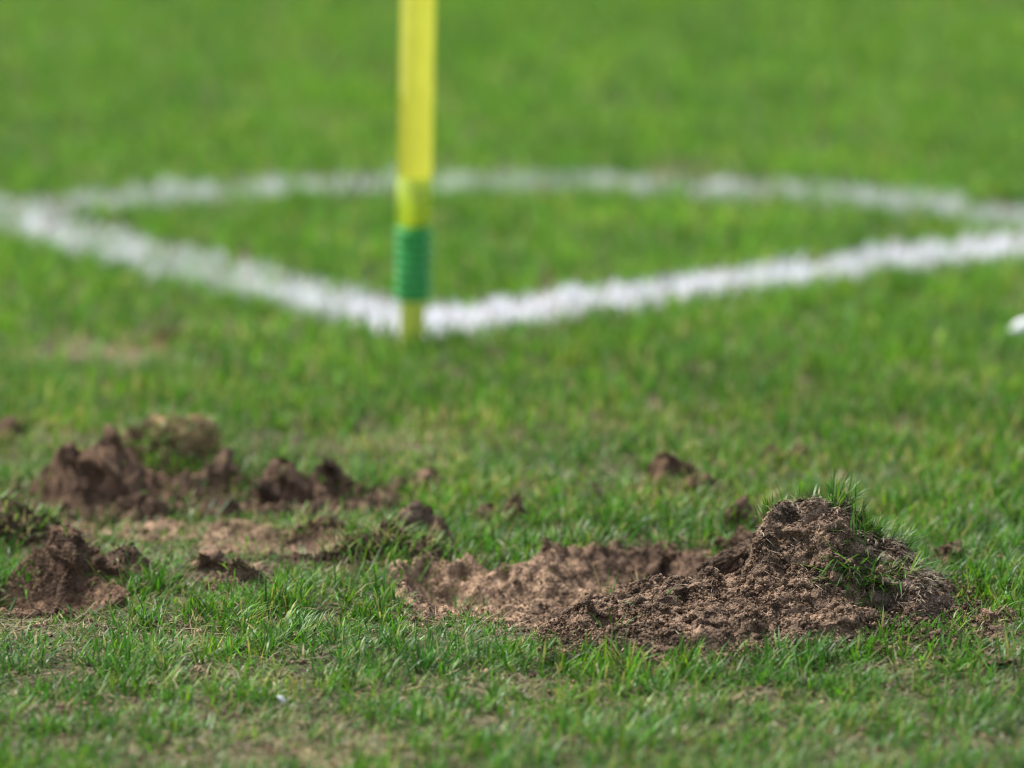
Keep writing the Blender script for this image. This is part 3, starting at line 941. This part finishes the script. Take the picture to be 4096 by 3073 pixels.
# a slab of sod stood on edge behind the large left lump
r = np.random.default_rng(720)
sod = tag(empty('turf_sod', (-0.325, 8.12, 0)), 'upturned sod with straw-pale edge leaning behind the large left lump', 'sod')
V, F, D = blob(6, (.110, .055, .046), 6.6, 0.9, (0, .3))
V[:, 2] += .004
ca, sa = math.cos(R(30)), math.sin(R(30))
V = np.stack([V[:, 0] * ca + V[:, 2] * sa, V[:, 1], -V[:, 0] * sa + V[:, 2] * ca - .004], 1)
edge = smooth(.35, .75, D[:, 2])[:, None]
link('soil', make_mesh('soil', V, F, None, np.array([.85, .78, .7]) * (1 - edge) + np.array([2.0, 1.85, 1.45]) * edge), MAT_SOIL, sod)
up = np.where((D[:, 2] > .25) & (V[:, 2] > .004))[0]
idx = r.choice(up, 420)
so_ = blades('dead_roots', V[idx], r.uniform(.006, .018, 420), r.uniform(0, 6.28, 420), r.uniform(.6, 1.6, 420), r.uniform(-.3, .8, 420), r.uniform(.0008, .0016, 420),
             np.array([.38, .32, .19]) * r.uniform(.6, 1.3, (420, 1)), MAT_STRAW, 2, parent=sod, twist=1.3, r=r)
so_['kind'] = 'stuff'
idx = r.choice(np.where((D[:, 2] > -.1) & (V[:, 2] > .002))[0], 520)
b_ = blades('grass_tuft', V[idx], r.uniform(.012, .03, 520), r.uniform(0, 6.28, 520), r.uniform(.3, 1.5, 520), r.uniform(0, 1, 520), r.uniform(.0011, .0021, 520),
            green(520, r, np.full(520, .25)), MAT_GRASS, 3, parent=sod, r=r)
b_['kind'] = 'stuff'

# tufts left standing in the bare soil
r = np.random.default_rng(640)
gt = tuft(None, np.zeros(3), [(0.070, 7.50, .020, .02, 26, .024, 1.6, 2, .5), (0.082, 7.545, .006, .006, 5, .04, .9, .7, .3), (0.115, 7.54, .006, .01, 5, .032, .6, .9, .5),
                              (0.035, 7.42, .02, .02, 40, .022, 1.5, 2, .8), (-0.02, 7.43, .03, .02, 60, .024, 1.5, 2, .8),
                              (-0.262, 7.96, .012, .02, 40, .030, 1.5, 1.5, .5), (-0.385, 7.86, .012, .012, 26, .034, 1.2, 1, .35), (-0.36, 7.845, .02, .012, 30, .026, 1, 2, .7),
                              (-0.30, 7.83, .05, .02, 90, .024, 1, 2, .9), (-0.245, 7.78, .03, .02, 50, .022, 1, 2, .8), (0.19, 7.66, .03, .02, 40, .024, 1.5, 1.6, .5),
                              (-0.20, 7.90, .05, .03, 60, .024, 1, 2, .8), (-0.24, 8.03, .03, .02, 70, .034, 1.3, 1.5, .4), (-0.43, 7.51, .06, .02, 40, .022, 1, 2, .8),
                              (-0.475, 7.60, .01, .03, 30, .03, .3, 1, .7), (-0.10, 7.655, .05, .02, 90, .034, 1.0, .9, .6), (-0.05, 7.585, .03, .03, 40, .028, 1.0, 1, .6),
                              (-0.40, 7.90, .08, .02, 70, .024, 1.2, 2, .6), (-0.47, 7.98, .03, .06, 110, .028, 1.0, 2, .6), (-0.46, 8.10, .05, .05, 200, .026, 1.0, 2, .7), (-0.315, 8.00, .025, .03, 130, .030, 1.2, 1.8, .5), (-0.255, 8.00, .02, .03, 120, .032, 1.2, 1.8, .5), (-0.46, 8.03, .03, .04, 160, .028, 1, 2, .6),
                              (-0.44, 7.885, .04, .02, 90, .026, 1, 2, .7), (-0.27, 7.855, .06, .02, 120, .026, 1, 2, .8),
                              (-0.33, 7.77, .09, .02, 150, .024, .8, 2, .9), (-0.20, 7.71, .06, .02, 120, .026, .8, 1.6, .8), (-0.33, 7.60, .03, .03, 120, .030, .6, 1.5, .8),
                              (-0.30, 7.90, .03, .015, 30, .034, .4, .8, .8), (-0.17, 7.87, .05, .02, 90, .028, 1.2, 1.8, .6), (-0.13, 8.02, .04, .02, 60, .026, 1.2, 1.8, .6),
                              (0.10, 7.775, .10, .012, 200, .020, 1.5, 2, .9), (-0.07, 7.66, .06, .012, 120, .022, 1.2, 2, .9), (0.02, 7.44, .06, .012, 70, .022, 1.5, 2, .8),
                              (-0.385, 7.68, .05, .015, 60, .024, .5, 2, .9), (-0.36, 7.50, .05, .04, 110, .026, .9, 2, .8)],
          r, ground_h, .22)
gt.name = 'grass'
tag(gt, 'scattered green blades standing in the bare soil', 'grass', kind='stuff')

# ------------------------------------------------------------------ corner post
def plastic(name, col, rough, transl, alpha_mix=0.0):
    m, nt, b = nodes_of(name)
    N, L = nt.nodes, nt.links
    nz = N.new('ShaderNodeTexNoise'); nz.inputs['Scale'].default_value = 30.0; nz.inputs['Detail'].default_value = 4.0
    geo = N.new('ShaderNodeNewGeometry'); L.new(geo.outputs['Position'], nz.inputs['Vector'])
    cr = N.new('ShaderNodeValToRGB')
    cr.color_ramp.elements[0].color = (*[c * .85 for c in col], 1); cr.color_ramp.elements[1].color = (*[min(1, c * 1.1) for c in col], 1)
    L.new(nz.outputs['Fac'], cr.inputs['Fac'])
    L.new(cr.outputs['Color'], b.inputs['Base Color'])
    b.inputs['Roughness'].default_value = rough
    tr = N.new('ShaderNodeBsdfTranslucent'); L.new(cr.outputs['Color'], tr.inputs['Color'])
    mx = N.new('ShaderNodeMixShader'); mx.inputs[0].default_value = transl
    L.new(b.outputs[0], mx.inputs[1]); L.new(tr.outputs[0], mx.inputs[2])
    last = mx.outputs[0]
    if alpha_mix:
        tp = N.new('ShaderNodeBsdfTransparent'); tp.inputs['Color'].default_value = (*[min(1, c * 1.2 + .1) for c in col], 1)
        m2 = N.new('ShaderNodeMixShader'); m2.inputs[0].default_value = alpha_mix
        L.new(last, m2.inputs[1]); L.new(tp.outputs[0], m2.inputs[2]); last = m2.outputs[0]
    L.new(last, N['Material Output'].inputs['Surface'])
    return m


def lathe(name, prof, mat, parent, n=40):
    ang = np.linspace(0, 2 * math.pi, n, endpoint=False)
    V = np.array([[rr * math.cos(a), rr * math.sin(a), z] for rr, z in prof for a in ang])
    F = []
    for k in range(len(prof) - 1):
        for i in range(n):
            j = (i + 1) % n
            F.append([k * n + i, k * n + j, (k + 1) * n + j, (k + 1) * n + i])
    return link(name, make_mesh(name, V, None, np.array(F)), mat, parent)


Y_TUBE = plastic('yellow_tube', (0.92, 0.90, 0.26), 0.3, 0.58, 0.30)
Y_CLEAR = plastic('clear_yellow_tube', (0.74, 0.88, 0.26), 0.3, 0.55, 0.50)
Y_BASE = plastic('lime_rod', (0.74, 0.80, 0.16), 0.4, 0.3)
G_DARK = plastic('green_core', (0.05, 0.42, 0.10), 0.4, 0.15)
G_RING = plastic('green_ring', (0.15, 0.60, 0.20), 0.3, 0.4, 0.30)
post = empty('corner_post', (-0.104, 8.737, 0))
tag(post, 'yellow plastic corner flag post with a green ribbed sleeve near the ground', 'corner post')
post.rotation_euler = (0, R(1.9), 0)
lathe('base_rod', [(0.0001, -.05), (.0132, -.05), (.0132, .177), (.0001, .177)], Y_BASE, post)
lathe('ground_socket', [(.0142, -.06), (.018, -.06), (.018, .004), (.0140, .005), (.0140, -.06)], Y_BASE, post)
sl = lathe('sleeve', [(.0136, .052), (.0152, .052), (.0155, .055), (.0152, .131), (.0136, .131)], G_DARK, post)
for k in range(8):
    z = .0535 + k * .0097
    lathe('sleeve_ring', [(.0156, z), (.0186, z + .0005), (.0200, z + .002), (.0200, z + .0048), (.0186, z + .0062), (.0156, z + .0066)], G_RING, sl)
lathe('clear_tube', [(.0168, .1315), (.0180, .1315), (.0180, .182), (.0168, .182), (.0168, .1315)], Y_CLEAR, post)
lathe('pole', [(.0001, .1822), (.0180, .1822), (.0180, 1.5), (.0001, 1.505)], Y_TUBE, post)


# ------------------------------------------------------------------ litter
def paper_mat():
    m, nt, b = nodes_of('white_paper')
    nz = nt.nodes.new('ShaderNodeTexNoise'); nz.inputs['Scale'].default_value = 60.0
    cr = nt.nodes.new('ShaderNodeValToRGB')
    cr.color_ramp.elements[0].color = (.70, .69, .70, 1); cr.color_ramp.elements[1].color = (.84, .83, .84, 1)
    nt.links.new(nz.outputs['Fac'], cr.inputs['Fac']); nt.links.new(cr.outputs['Color'], b.inputs['Base Color'])
    b.inputs['Roughness'].default_value = .8
    return m


PAPER = paper_mat()


def scrap(name, loc, size, rot, seed, label):
    D, F = ico_data(4)
    n = 1 - 1.1 * np.abs(fbm(D[:, 0] * 2 + seed, D[:, 1] * 2, D[:, 2] * 2, 2))
    V = D * (0.55 + .45 * n)[:, None] * np.array(size) / 2
    o = tag(link(name, make_mesh(name, V, F, None, None, False), PAPER), label, 'scrap')
    o.location = loc; o.rotation_euler = rot
    return o


scrap('paper_scrap', (0.530, 8.735, .013), (.034, .022, .016), (0, R(-32), R(10)), 3.0, 'crumpled white scrap lying in the grass at the right edge')
scrap('paper_scrap', (-0.200, 7.085, .014), (.010, .004, .004), (0, R(40), 0), 8.0, 'tiny white flake in the blurred grass near the bottom edge')
print('tris', sum(len(o.data.loop_triangles) if o.data.loop_triangles else len(o.data.polygons) for o in bpy.data.objects if o.type == 'MESH'))
